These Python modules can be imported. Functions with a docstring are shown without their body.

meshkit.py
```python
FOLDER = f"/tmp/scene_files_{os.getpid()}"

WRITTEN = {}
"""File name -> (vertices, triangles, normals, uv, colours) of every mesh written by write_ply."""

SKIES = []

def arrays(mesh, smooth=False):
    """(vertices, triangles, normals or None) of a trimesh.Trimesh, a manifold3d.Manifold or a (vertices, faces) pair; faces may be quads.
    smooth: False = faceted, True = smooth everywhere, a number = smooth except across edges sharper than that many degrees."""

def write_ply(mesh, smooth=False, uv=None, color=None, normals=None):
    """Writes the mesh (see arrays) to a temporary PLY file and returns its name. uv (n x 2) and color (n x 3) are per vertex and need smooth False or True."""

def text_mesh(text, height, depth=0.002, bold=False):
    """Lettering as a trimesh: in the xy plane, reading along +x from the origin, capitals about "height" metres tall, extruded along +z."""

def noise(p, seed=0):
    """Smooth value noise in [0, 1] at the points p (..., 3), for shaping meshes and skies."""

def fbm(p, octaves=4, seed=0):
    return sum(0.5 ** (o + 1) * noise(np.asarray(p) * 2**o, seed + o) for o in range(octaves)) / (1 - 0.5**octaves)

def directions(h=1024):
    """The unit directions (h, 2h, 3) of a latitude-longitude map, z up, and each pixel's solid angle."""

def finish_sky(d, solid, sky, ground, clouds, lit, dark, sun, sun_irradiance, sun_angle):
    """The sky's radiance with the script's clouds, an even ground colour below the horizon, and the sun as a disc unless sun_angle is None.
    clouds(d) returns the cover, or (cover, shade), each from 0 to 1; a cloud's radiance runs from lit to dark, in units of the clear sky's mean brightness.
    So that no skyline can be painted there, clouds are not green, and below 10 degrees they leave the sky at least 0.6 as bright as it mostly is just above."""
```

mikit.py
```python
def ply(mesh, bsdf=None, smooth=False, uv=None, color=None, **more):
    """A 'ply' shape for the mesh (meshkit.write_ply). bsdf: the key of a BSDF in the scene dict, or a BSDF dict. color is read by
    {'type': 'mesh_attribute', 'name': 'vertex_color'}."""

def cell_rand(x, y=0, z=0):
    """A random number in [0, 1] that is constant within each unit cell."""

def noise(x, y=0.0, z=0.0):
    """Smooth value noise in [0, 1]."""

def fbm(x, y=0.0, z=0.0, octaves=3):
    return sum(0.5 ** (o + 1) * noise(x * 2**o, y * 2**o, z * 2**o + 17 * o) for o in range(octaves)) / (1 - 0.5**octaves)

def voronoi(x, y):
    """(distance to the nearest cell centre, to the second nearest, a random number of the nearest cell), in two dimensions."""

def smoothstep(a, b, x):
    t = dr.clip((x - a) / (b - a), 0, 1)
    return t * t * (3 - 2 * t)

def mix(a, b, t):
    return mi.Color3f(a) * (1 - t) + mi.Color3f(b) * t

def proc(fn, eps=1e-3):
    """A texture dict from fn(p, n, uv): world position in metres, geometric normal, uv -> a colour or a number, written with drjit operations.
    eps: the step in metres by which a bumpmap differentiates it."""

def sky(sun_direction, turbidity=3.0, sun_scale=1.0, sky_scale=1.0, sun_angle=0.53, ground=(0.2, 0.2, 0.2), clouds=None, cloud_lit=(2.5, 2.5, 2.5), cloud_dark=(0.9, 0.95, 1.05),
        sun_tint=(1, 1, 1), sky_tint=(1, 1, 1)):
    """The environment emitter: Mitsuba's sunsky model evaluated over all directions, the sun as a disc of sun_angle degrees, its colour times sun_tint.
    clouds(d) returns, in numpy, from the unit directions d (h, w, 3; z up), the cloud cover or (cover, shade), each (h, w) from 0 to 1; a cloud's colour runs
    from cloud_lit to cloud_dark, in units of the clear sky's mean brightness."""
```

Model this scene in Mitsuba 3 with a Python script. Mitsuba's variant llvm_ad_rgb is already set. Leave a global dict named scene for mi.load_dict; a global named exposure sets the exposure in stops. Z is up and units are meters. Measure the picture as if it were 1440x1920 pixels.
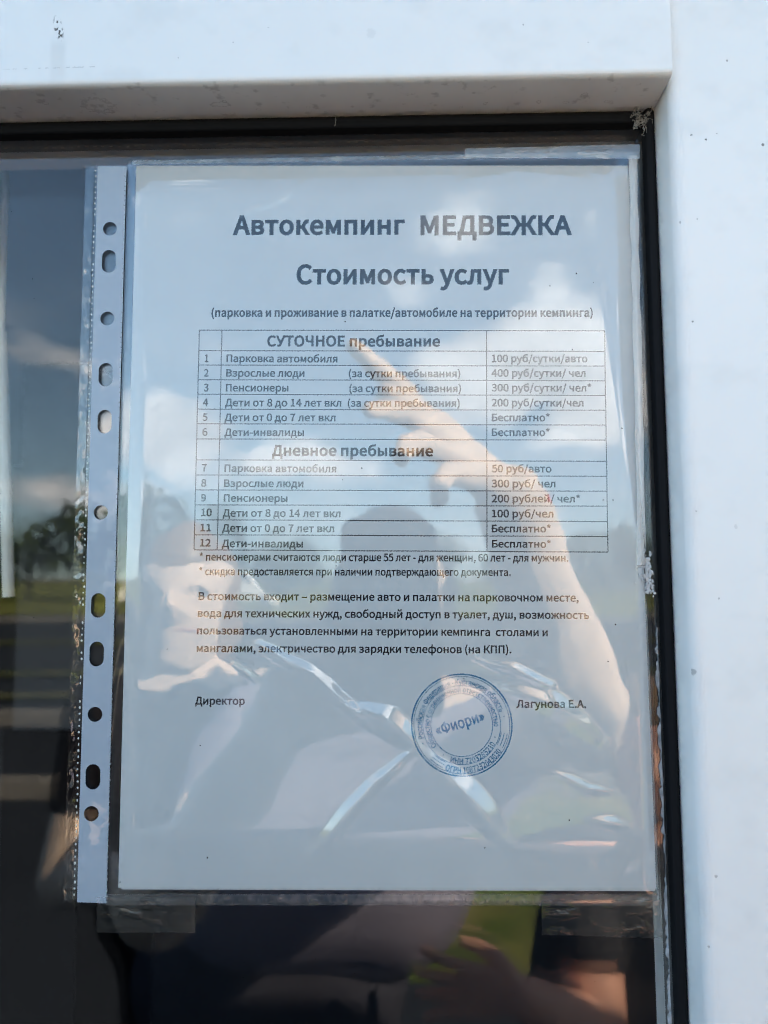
import glob, math, random
import numpy as np, trimesh, drjit as dr, mitsuba as mi
import manifold3d as m3
import shapely
from shapely import affinity
from shapely.geometry import Polygon, LineString, Point, box as sbox
import meshkit, mikit
from mikit import proc, fbm, noise, smoothstep, mix

random.seed(7); np.random.seed(7)
T = mi.ScalarTransform4f
scene, labels = {}, {}

# ------------------------------------------------------------------ camera, sky, exposure
# x to the right along the window, y into the booth, z up; the origin is the middle of the price list
EYE = np.array([0.00641, -0.31372, -0.02567])
FWD = np.array([-0.01926107, 0.99637056, 0.08291396])
UP = np.array([0.00891217, -0.08275496, 0.99653008])
scene['camera'] = {'type': 'thinlens', 'fov': 53.12, 'fov_axis': 'x', 'aperture_radius': 0.0016, 'focus_distance': 0.3146,
                   'near_clip': 0.004, 'far_clip': 900.0,
                   'to_world': T().look_at(origin=EYE.tolist(), target=(EYE + FWD).tolist(), up=UP.tolist())}
SUN = (0.68, 0.43, 0.60)


def sky_clouds(d):
    az = np.degrees(np.arctan2(d[..., 0], -d[..., 1]))          # 0 = straight away from the window, + = right
    el = np.degrees(np.arcsin(np.clip(d[..., 2], -1, 1)))
    n = meshkit.fbm(np.stack([d[..., 0] * 9, d[..., 1] * 9, d[..., 2] * 16], -1) + 3.3, 5, seed=4)
    c = np.zeros(d.shape[:-1])
    for a, e, sa, se, k in ((9, 15.0, 7.5, 3.0, 1.25), (15, 12.0, 4.5, 3.0, 1.1), (-17, 10.0, 5.0, 2.4, 1.35), (-24, 15, 5, 1.2, .36), (-8, 8.0, 7, 1.3, .7),
                            (5, 27, 3, 1.0, .14), (-22, 5.5, 5, 2.0, .6), (34, 12, 9, 3, .9), (60, 18, 9, 4, .8),
                            (120, 16, 14, 4, .9), (175, 14, 20, 4, .9)):
        c = np.maximum(c, k * np.exp(-((az - a) / sa) ** 2 - ((el - e) / se) ** 2))
    cover = np.clip((c * 1.5 + (n - .5) * 1.9 - .28) / .5, 0, 1)
    cover = np.maximum(cover, .25 * np.clip((n - .52) / .2, 0, 1) * np.clip((30 - el) / 25, 0, 1))
    shade = np.clip(.5 - (n - .45) * 3, 0, 1) * .55
    return cover, shade


scene['sky'] = mikit.sky(SUN, turbidity=3, sky_tint=(1.01, 1.01, 0.92), clouds=sky_clouds, cloud_lit=(4.0, 3.95, 3.85), cloud_dark=(1.1, 1.15, 1.25))
exposure = 3.82

# ------------------------------------------------------------------ helpers
def put(key, mesh, bsdf, smooth=False, **kw):
    base, n = key, 0
    while key in scene:
        n += 1
        key = f'{base}_{n:03d}'
    scene[key] = mikit.ply(mesh, bsdf, smooth=smooth, **kw)
    return key


def name_thing(base):
    key, n = base, 0
    while key in labels or key in scene:
        n += 1
        key = f'{base}_{n:03d}'
    return key


def tag(key, label=None, category=None, group=None, kind=None):
    d = labels.setdefault(key, {})
    for k, v in (('label', label), ('category', category), ('group', group), ('kind', kind)):
        if v:
            d[k] = v
    return key


def bx(x0, x1, y0, y1, z0, z1):
    m = trimesh.creation.box(extents=(abs(x1 - x0), abs(y1 - y0), abs(z1 - z0)))
    m.apply_translation(((x0 + x1) / 2, (y0 + y1) / 2, (z0 + z1) / 2))
    return m


def cat(ms):
    return trimesh.util.concatenate(ms)


def tri(poly):
    v, f = trimesh.creation.triangulate_polygon(poly, engine='earcut')
    return np.asarray(v), np.asarray(f)


def flat(polys, y):
    """polygons in the window plane (x, z) as one flat sheet at depth y, facing the street (-y)."""
    vs, fs, at = [], [], 0
    for g in polys:
        for p in getattr(g, 'geoms', [g]):
            if p.is_empty or p.area < 1e-12:
                continue
            v, f = tri(p)
            vs.append(np.column_stack([v[:, 0], np.full(len(v), y), v[:, 1]])); fs.append(f + at); at += len(v)
    v, f = np.vstack(vs), np.vstack(fs)
    n = np.cross(v[f[:, 1]] - v[f[:, 0]], v[f[:, 2]] - v[f[:, 0]])
    f[n[:, 1] > 0] = f[n[:, 1] > 0][:, ::-1]
    return trimesh.Trimesh(v, f, process=False)


def extrude_x(profile, x0, x1):
    """a profile polygon in (y, z) drawn along x."""
    m = trimesh.creation.extrude_polygon(profile, x1 - x0, engine='earcut')
    v = m.vertices
    return trimesh.Trimesh(np.column_stack([v[:, 2] + x0, v[:, 0], v[:, 1]]), m.faces, process=False)


def extrude_z(profile, z0, z1):
    m = trimesh.creation.extrude_polygon(profile, z1 - z0, engine='earcut')
    m.apply_translation((0, 0, z0))
    return m


def rounded(coords, radii):
    """a polygon whose corners are rounded by their own radii."""
    out, n = [], len(coords)
    for i, (p, r) in enumerate(zip(coords, radii)):
        p, a, b = np.array(p, float), np.array(coords[i - 1], float), np.array(coords[(i + 1) % n], float)
        if r == 0:
            out.append(p); continue
        u, w = (a - p) / np.linalg.norm(a - p), (b - p) / np.linalg.norm(b - p)
        for t in np.linspace(0, 1, 9):
            out.append(p + u * r * (1 - t) ** 2 + w * r * t ** 2)
    return Polygon(out)


# ------------------------------------------------------------------ materials
def diffuse(c):
    return {'type': 'twosided', 'bsdf': {'type': 'diffuse', 'reflectance': {'type': 'rgb', 'value': c} if isinstance(c, (list, tuple)) else c}}


def princ(c, rough=.5, **kw):
    return {'type': 'twosided', 'bsdf': {'type': 'principled', 'base_color': {'type': 'rgb', 'value': c} if isinstance(c, (list, tuple)) else c, 'roughness': rough, **kw}}


# dirt on the white frame: (x, z, radius x, radius z, strength) on the front faces, plus blots under the head
SPOTS = [(.1389, .1782, .0006, .0006, .7), (.1235, .1474, .0007, .0004, .9), (.1292, .1454, .0006, .0006, 1), (.1335, .1478, .0005, .0003, .7), (.1210, .0717, .0006, .0005, .9),
         (.1166, -.0625, .0011, .0017, .55), (.1212, -.136, .0007, .0007, .6), (.1514, .1428, .0008, .001, 1), (.118, .112, .0004, .0006, .6), (.1195, -.002, .0005, .0004, .5),
         (.1265, -.035, .0005, .0006, .5), (.1178, -.161, .0005, .0005, .6), (.0575, .192, .0005, .0005, .6), (.083, .184, .0005, .0003, .5), (-.044, .193, .0006, .0003, .4),
         (-.058, .187, .0004, .0004, .5), (-.08, .181, .0004, .0004, .5), (-.003, .1895, .0025, .003, .10), (.1245, .113, .0004, .0006, .5), (.134, -.008, .0009, .0012, .18)]
UNDER = [(-.1168, -.012, .0065, .0050, .55), (-.114, -.008, .002, .0015, .8), (-.0662, -.011, .0045, .0016, .6), (-.0640, -.013, .0008, .0008, 1), (.0842, -.0125, .0014, .0016, .75),
         (.044, -.008, .0009, .001, .8), (.066, -.0085, .0009, .001, .8), (.0775, -.008, .0014, .0007, .6), (-.138, -.014, .0012, .001, .7), (.034, -.006, .0008, .0008, .6),
         (.0945, -.008, .0012, .0008, .6), (.01, -.009, .0007, .0007, .6), (-.03, -.008, .0008, .0008, .5), (-.051, -.007, .001, .0007, .5)]


def pvc_colour(p, n, uv):
    c = mi.Color3f(.80, .785, .765)
    g = fbm(p.x * 60, p.y * 60, p.z * 60, 4)
    c = c * (1 - .05 * smoothstep(.5, .8, g))
    fine = fbm(p.x * 900, p.y * 900, p.z * 900, 2)
    front = dr.select(p.y < -.0175, mi.Float(1), mi.Float(0))
    d = mi.Float(0)
    for (x, z, rx, rz, s) in SPOTS:
        q = dr.sqrt(dr.square((p.x - x) / (.8 * rx)) + dr.square((p.z - z) / (.8 * rz))) + (fine - .5) * .7
        d = dr.maximum(d, .8 * s * (1 - smoothstep(.7, 1.15, q)) * front)
    # the black smear near the upper left corner and its drip
    sx, sz = p.x + .1286, p.z - .1945
    smear = (1 - smoothstep(.55, 1.0, dr.sqrt(dr.square((sx + sz * .20) / .0022) + dr.square(sz / .0062)))) * smoothstep(.52, .60, fbm(p.x * 1100 + 5, p.z * 700, 0, 3))
    d = dr.maximum(d, smear * front)
    drip = (1 - smoothstep(.4, 1, dr.abs(p.x + .1285) / .0042)) * smoothstep(.160, .186, p.z) * (1 - smoothstep(.186, .192, p.z))
    d = dr.maximum(d, .10 * drip * front)
    scratch = (1 - smoothstep(.00012, .0003, dr.abs(p.z - .1778 - .01 * (p.x + .13)))) * (1 - smoothstep(.012, .026, dr.abs(p.x + .128))) * smoothstep(.4, .6, noise(p.x * 700))
    d = dr.maximum(d, .3 * scratch * front)
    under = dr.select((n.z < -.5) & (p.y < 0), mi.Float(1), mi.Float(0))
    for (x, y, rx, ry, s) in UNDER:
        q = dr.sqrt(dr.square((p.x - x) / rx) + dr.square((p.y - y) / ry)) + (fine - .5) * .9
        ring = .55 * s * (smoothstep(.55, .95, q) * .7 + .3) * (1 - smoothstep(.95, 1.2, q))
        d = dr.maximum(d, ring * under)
    mottle = smoothstep(.62, .8, fbm(p.x * 260 + 9, p.y * 260, p.z * 260, 3))
    d = dr.maximum(d, under * (.12 + .25 * mottle))  # all undersides evenly darker, with random mottling on top
    return mix(c, mi.Color3f(.07, .06, .05), d)


MATS = {
    'mat_pvc': {'type': 'twosided', 'bsdf': {'type': 'principled', 'base_color': proc(pvc_colour), 'roughness': .42, 'specular': .5}},
    'mat_rubber': princ([.004, .0045, .006], .8, specular=.25),
    'mat_spacer': princ([.24, .235, .23], .5, metallic=.5),
    'mat_pane': {'type': 'thindielectric', 'int_ior': 1.44},
    'mat_inner_pane': {'type': 'thindielectric', 'int_ior': 1.2},
    'mat_film': {'type': 'thindielectric', 'int_ior': 1.58},
    'mat_weld_film': {'type': 'blendbsdf', 'weight': .05, 'a': {'type': 'thindielectric', 'int_ior': 1.42}, 'b': {'type': 'twosided', 'bsdf': {'type': 'diffuse', 'reflectance': {'type': 'rgb', 'value': [.7, .7, .68]}}}},
    'mat_haze_film': {'type': 'blendbsdf', 'weight': .17, 'a': {'type': 'thindielectric', 'int_ior': 1.5}, 'b': {'type': 'twosided', 'bsdf': {'type': 'diffuse', 'reflectance': {'type': 'rgb', 'value': [.7, .7, .68]}}}},
    'mat_whitened_film': {'type': 'blendbsdf', 'weight': .6, 'a': {'type': 'thindielectric', 'int_ior': 1.5}, 'b': {'type': 'twosided', 'bsdf': {'type': 'diffuse', 'reflectance': {'type': 'rgb', 'value': [.8, .79, .75]}}}},  # white mixed in for the sky glare on the edge weld
    'mat_tape': {'type': 'blendbsdf', 'weight': .02, 'a': {'type': 'thindielectric', 'int_ior': 1.33}, 'b': {'type': 'twosided', 'bsdf': {'type': 'diffuse', 'reflectance': {'type': 'rgb', 'value': [.55, .52, .46]}}}},
    'mat_strip': {'type': 'twosided', 'bsdf': {'type': 'plastic', 'int_ior': 1.49, 'diffuse_reflectance': {'type': 'rgb', 'value': [.37, .41, .46]}}},
    'mat_shaded_bead': diffuse([.012, .013, .018]),  # shade put into the colour; the beads themselves are white plastic
    'mat_paper': diffuse(proc(lambda p, n, uv: mi.Color3f(.575, .585, .575) * (1 - .05 * fbm(p.x * 40, p.z * 40, 0, 3)))),
    'mat_ink': diffuse([.014, .014, .017]),
    'mat_rule': diffuse([.10, .10, .105]),
    'mat_stamp': diffuse(proc(lambda p, n, uv: mix(mi.Color3f(.014, .125, .245), mi.Color3f(.38, .48, .56), smoothstep(.48, .88, fbm(p.x * 330 + 3, p.z * 330, 0, 3)) * .7))),
    'mat_crumb': diffuse([.56, .57, .57]),
    'mat_old_sealant': diffuse(proc(lambda p, n, uv: mi.Color3f(.34, .36, .38) * (.5 + fbm(p.x * 900, p.z * 500, 0, 3)))),
    'mat_dark_speck': diffuse([.03, .028, .025]),
    'mat_fibre': diffuse([.30, .28, .25]),
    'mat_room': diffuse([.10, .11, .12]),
    'mat_panel': princ([.78, .79, .80], .45),
    'mat_cabinet': diffuse([.13, .14, .15]),
    'mat_black': diffuse([.012, .012, .013]),
    'mat_batten': diffuse([.72, .68, .58]),
    'mat_tool': diffuse([.02, .035, .018]),
    'mat_skin': princ(proc(lambda p, n, uv: mi.Color3f(.70, .56, .46) * (.92 + .16 * fbm(p.x * 30, p.y * 30, p.z * 30, 3))), .5),
    'mat_skin_tan': princ([.74, .42, .33], .5),
    'mat_hair': princ([.018, .013, .010], .45),
    'mat_hair_fair': princ([.20, .13, .07], .45),
    'mat_navy': diffuse([.055, .060, .085]),
    'mat_lavender': diffuse([.23, .23, .32]),
    'mat_black_cloth': diffuse([.016, .016, .020]),
    'mat_grey_cloth': diffuse([.05, .052, .062]),
    'mat_red': diffuse([.62, .05, .08]),
    'mat_phone': princ([.02, .021, .025], .2),
    'mat_eye': princ([.03, .02, .015], .2),
    'mat_lip': princ([.45, .20, .17], .5),
    'mat_asphalt': diffuse(proc(lambda p, n, uv: mi.Color3f(.027, .033, .042) * (.75 + .5 * fbm(p.x * .9, p.y * .9, 0, 4)))),
    'mat_grass': diffuse(proc(lambda p, n, uv: mix(mi.Color3f(.09, .13, .03), mi.Color3f(.22, .21, .07), smoothstep(.3, .75, fbm(p.x * 5, p.y * 5, 0, 5))))),
    'mat_verge': diffuse(proc(lambda p, n, uv: mix(mi.Color3f(.04, .055, .022), mi.Color3f(.11, .11, .06), smoothstep(.3, .75, fbm(p.x * 3, p.y * 6, 0, 4))))),
    'mat_kerb': diffuse([.20, .195, .18]),
    'mat_leaf': diffuse(proc(lambda p, n, uv: mix(mi.Color3f(.020, .042, .012), mi.Color3f(.06, .095, .025), smoothstep(.35, .7, fbm(p.x * .9, p.y * .9, p.z * .9, 3))))),
    'mat_bark': diffuse([.08, .06, .045]),
    'mat_van': princ([.80, .80, .79], .25),
    'mat_carglass': princ([.02, .024, .028], .08),
    'mat_tyre': diffuse([.02, .02, .02]),
    'mat_rim': princ([.5, .5, .52], .3, metallic=.8),
}
scene.update(MATS)

# ------------------------------------------------------------------ the window
ZS, XJ = 0.1701, 0.1160            # underside of the head rail, inner face of the right jamb
XL, ZB = -0.86, -0.78              # inner face of the left jamb, top of the bottom rail
HF, JF = -0.0249, -0.0206          # front faces of head and jambs
w = 'window'
tag(w, 'white plastic framed window with dark double glazing and black rubber seal', 'window')
head = rounded([(HF, .250), (HF, ZS), (.038, ZS), (.038, .250)], [.002, .0030, .0005, 0])
put('window__head_rail', extrude_x(head, XL - .0700, XJ - .0004), 'mat_pvc', 30)
jamb = rounded([(XJ, .038), (XJ, JF), (.190, JF), (.190, .038)], [0, .0050, .004, 0])
put('window__jamb', extrude_z(jamb, ZB - .09, .262), 'mat_pvc', 30)
jl = affinity.translate(affinity.scale(jamb, -1, 1, origin=(XJ, 0)), XL - XJ, 0)
put('window__jamb', extrude_z(jl, ZB - .09, ZS - .0004), 'mat_pvc', 30)
sill = rounded([(HF, ZB - .09), (.038, ZB - .09), (.038, ZB), (HF, ZB)], [.002, 0, 0, .003])
put('window__bottom_rail', extrude_x(sill, XL + .0004, XJ - .0004), 'mat_pvc', 30)
# black rubber seals, round-nosed, standing a little proud of the pane
def seal_profile(width, proud):
    return rounded([(.0019, 0), (.0019, -width), (-proud, -width * .9), (-proud - .0006, -width * .35), (-proud * .4, 0)], [0, 0, .0012, .0010, 0])
put('window__seal', extrude_x(affinity.translate(seal_profile(.0064, .0028), 0, ZS - .0001), XL, XJ - .0051), 'mat_rubber', 40)
sp = seal_profile(.0045, .0028)
sr = affinity.translate(Polygon([(b, a) for a, b in sp.exterior.coords]), XJ - .0001, 0)
put('window__seal', extrude_z(sr, ZB, ZS - .0002), 'mat_rubber', 40)
sl = affinity.scale(sr, -1, 1, origin=(XJ, 0)); sl = affinity.translate(sl, XL - XJ, 0)
put('window__seal', extrude_z(sl, ZB, ZS - .0002), 'mat_rubber', 40)
put('window__seal', extrude_x(affinity.translate(affinity.scale(seal_profile(.0045, .0028), 1, -1, origin=(0, 0)), 0, ZB + .0001), XL + .006, XJ - .006), 'mat_rubber', 40)
# two panes, each one sheet
def pane(y):
    return flat([sbox(XL - .010, ZB - .010, XJ + .010, ZS + .010)], y)
put('window__glass_pane', pane(.0024), 'mat_pane')
put('window__glass_pane', pane(.0210), 'mat_inner_pane')
# aluminium spacer bars between the panes, with their perforations
SPZ, SPX = .1682, .1137
k = put('window__spacer_bar', bx(XL - .008, SPX + .004, .0046, .0188, SPZ, SPZ + .006), 'mat_spacer')
dots = []
rng = np.random.default_rng(3)
x = -.30
while x < SPX - .002:
    L = rng.uniform(.0009, .0017)
    dots.append(bx(x, x + L, .0150, .0157, SPZ - .00035, SPZ + .0002)); x += .0037
dk = put('window__spacer_bar__perforations', cat(dots), 'mat_fibre'); tag(dk, kind='stuff')
k2 = put('window__spacer_bar', bx(SPX, SPX + .006, .0046, .0188, ZB - .008, SPZ - .0003), 'mat_spacer')
dots = []
z = .165
while z > -.30:
    dots.append(bx(SPX - .0003, SPX + .0002, .0150, .0157, z - .0012, z)); z -= .0037
dk = put(k2 + '__perforations', cat(dots), 'mat_fibre'); tag(dk, kind='stuff')
# inner glazing beads, coloured near-black for the shade they sit in
put('window__glazing_bead', bx(XL, XJ + .0008, .0222, .0360, .1730, .1800), 'mat_shaded_bead')
put('window__glazing_bead', bx(XJ + .0010, XJ + .008, .0222, .0360, ZB, .1729), 'mat_shaded_bead')

# ------------------------------------------------------------------ the booth round the window
b = 'gate_booth'
tag(b, 'white panelled gate booth that holds the dark glazed window', 'booth')
FY = -.012
put(b + '__front_panel', bx(.1905, 1.60, FY, .060, -1.45, .35), 'mat_panel')  # unseen right end drawn out to keep sun off the lower hand
put(b + '__front_panel', bx(-1.75, XL - .0745, FY, .060, -1.45, .35), 'mat_panel')
put(b + '__front_panel', bx(XL - .0740, .1900, FY, .060, .2625, .35), 'mat_panel')
put(b + '__front_panel', bx(XL - .0740, .1900, FY, .060, -1.45, ZB - .0905), 'mat_panel')
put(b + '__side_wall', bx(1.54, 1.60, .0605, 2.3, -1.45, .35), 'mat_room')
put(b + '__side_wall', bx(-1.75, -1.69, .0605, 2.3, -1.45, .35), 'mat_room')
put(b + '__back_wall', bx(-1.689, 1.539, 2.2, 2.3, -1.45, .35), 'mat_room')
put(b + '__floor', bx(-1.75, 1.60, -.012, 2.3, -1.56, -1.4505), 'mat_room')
put(b + '__shading_roof', bx(-1.78, 1.63, -.03, 2.35, .3505, .405), 'mat_panel')  # unseen; height set to shade the lower hand yet clear the raised arm
# what stands in the dark behind the pane
tag(put('cabinet', cat([bx(-.56, -.455, .82, 1.15, -.245, .30), ]), 'mat_cabinet'), 'faint grey cabinet in the dark booth behind the pane, left', 'cabinet')
put('cabinet__plinth', bx(-.565, -.452, .80, 1.15, -1.449, -.2455), 'mat_black')
m = cat([trimesh.creation.cylinder(.0034, segment=[[-.2248, .12, .118], [-.2150, .12, -.036]], sections=20), trimesh.creation.cylinder(.0022, segment=[[-.2254, .12, .30], [-.2248, .12, .117]], sections=12)])
tag(put('blind_wand', m, 'mat_batten', 40), 'pale hanging wand of a blind behind the glass at the left edge', 'blind wand')

# ------------------------------------------------------------------ price list, printed
FONT = [p for p in glob.glob('/opt/blender-*/*/datafiles/fonts/*') if 'CJK' in p][0]
from PIL import Image, ImageDraw, ImageFont
EM = 200
font = ImageFont.truetype(FONT, EM)
GLYPHS = {}


def glyph(ch, bold=0):
    """(outline in em units with the baseline at 0, advance)"""
    if (ch, bold) not in GLYPHS:
        adv = font.getlength(ch) / EM
        x0, y0, x1, y1 = font.getbbox(ch, anchor='ls')
        if ch == ' ' or x1 <= x0:
            GLYPHS[ch, bold] = (None, adv)
        else:
            im = Image.new('L', (int(x1 - x0) + 8, int(y1 - y0) + 8))
            ImageDraw.Draw(im).text((4 - x0, 4 - y0), ch, 255, font, anchor='ls')
            on = np.pad(np.asarray(im) > 127, ((0, 0), (1, 1))).astype(np.int8)
            rows, starts = np.nonzero(np.diff(on, axis=1) == 1)
            ends = np.nonzero(np.diff(on, axis=1) == -1)[1]
            s = shapely.union_all(shapely.box(starts, -rows - 1, ends, -rows)).buffer(.8).buffer(-.8).simplify(1.0)
            s = s.buffer((0, 5.2, 7.0)[bold], join_style=2).simplify(.6)
            GLYPHS[ch, bold] = (affinity.affine_transform(s, [1 / EM, 0, 0, 1 / EM, (x0 - 4) / EM, (4 - y0) / -EM * -1]), adv + (0, .004, .02)[bold])
    return GLYPHS[ch, bold]


CAP = font.getbbox('П', anchor='ls')
CAP = -CAP[1] / EM


def line_polys(text, x0, z0, x1, z1, cap, bold):
    pen, parts = 0.0, []
    for ch in text:
        g, adv = glyph(ch, bold)
        if g is not None:
            parts.append(affinity.translate(g, pen, 0))
        pen += adv
    lo, hi = min(p.bounds[0] for p in parts), max(p.bounds[2] for p in parts)
    L, ang = math.hypot(x1 - x0, z1 - z0), math.atan2(z1 - z0, x1 - x0)
    sx, sy = L / (hi - lo), cap / CAP
    c, s = math.cos(ang), math.sin(ang)
    return [affinity.affine_transform(p, [c * sx, -s * sy, s * sx, c * sy, x0 - c * sx * lo, z0 - s * sx * lo]) for p in parts]


MM = .001
PAPER = [(-.10467, .15028), (.10476, .14650), (.10580, -.14852), (-.10608, -.14802)]
BACK = [(-.10440, .14950), (.10450, .14600), (.10545, -.14945), (-.10500, -.14893)]


def sheet(corners, y0, y1, n=2):
    p = Polygon(corners)
    m = trimesh.creation.extrude_polygon(p, y1 - y0, engine='earcut'); v = m.vertices
    return trimesh.Trimesh(np.column_stack([v[:, 0], v[:, 2] + y0, v[:, 1]]), m.faces[:, ::-1], process=False)


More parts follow.
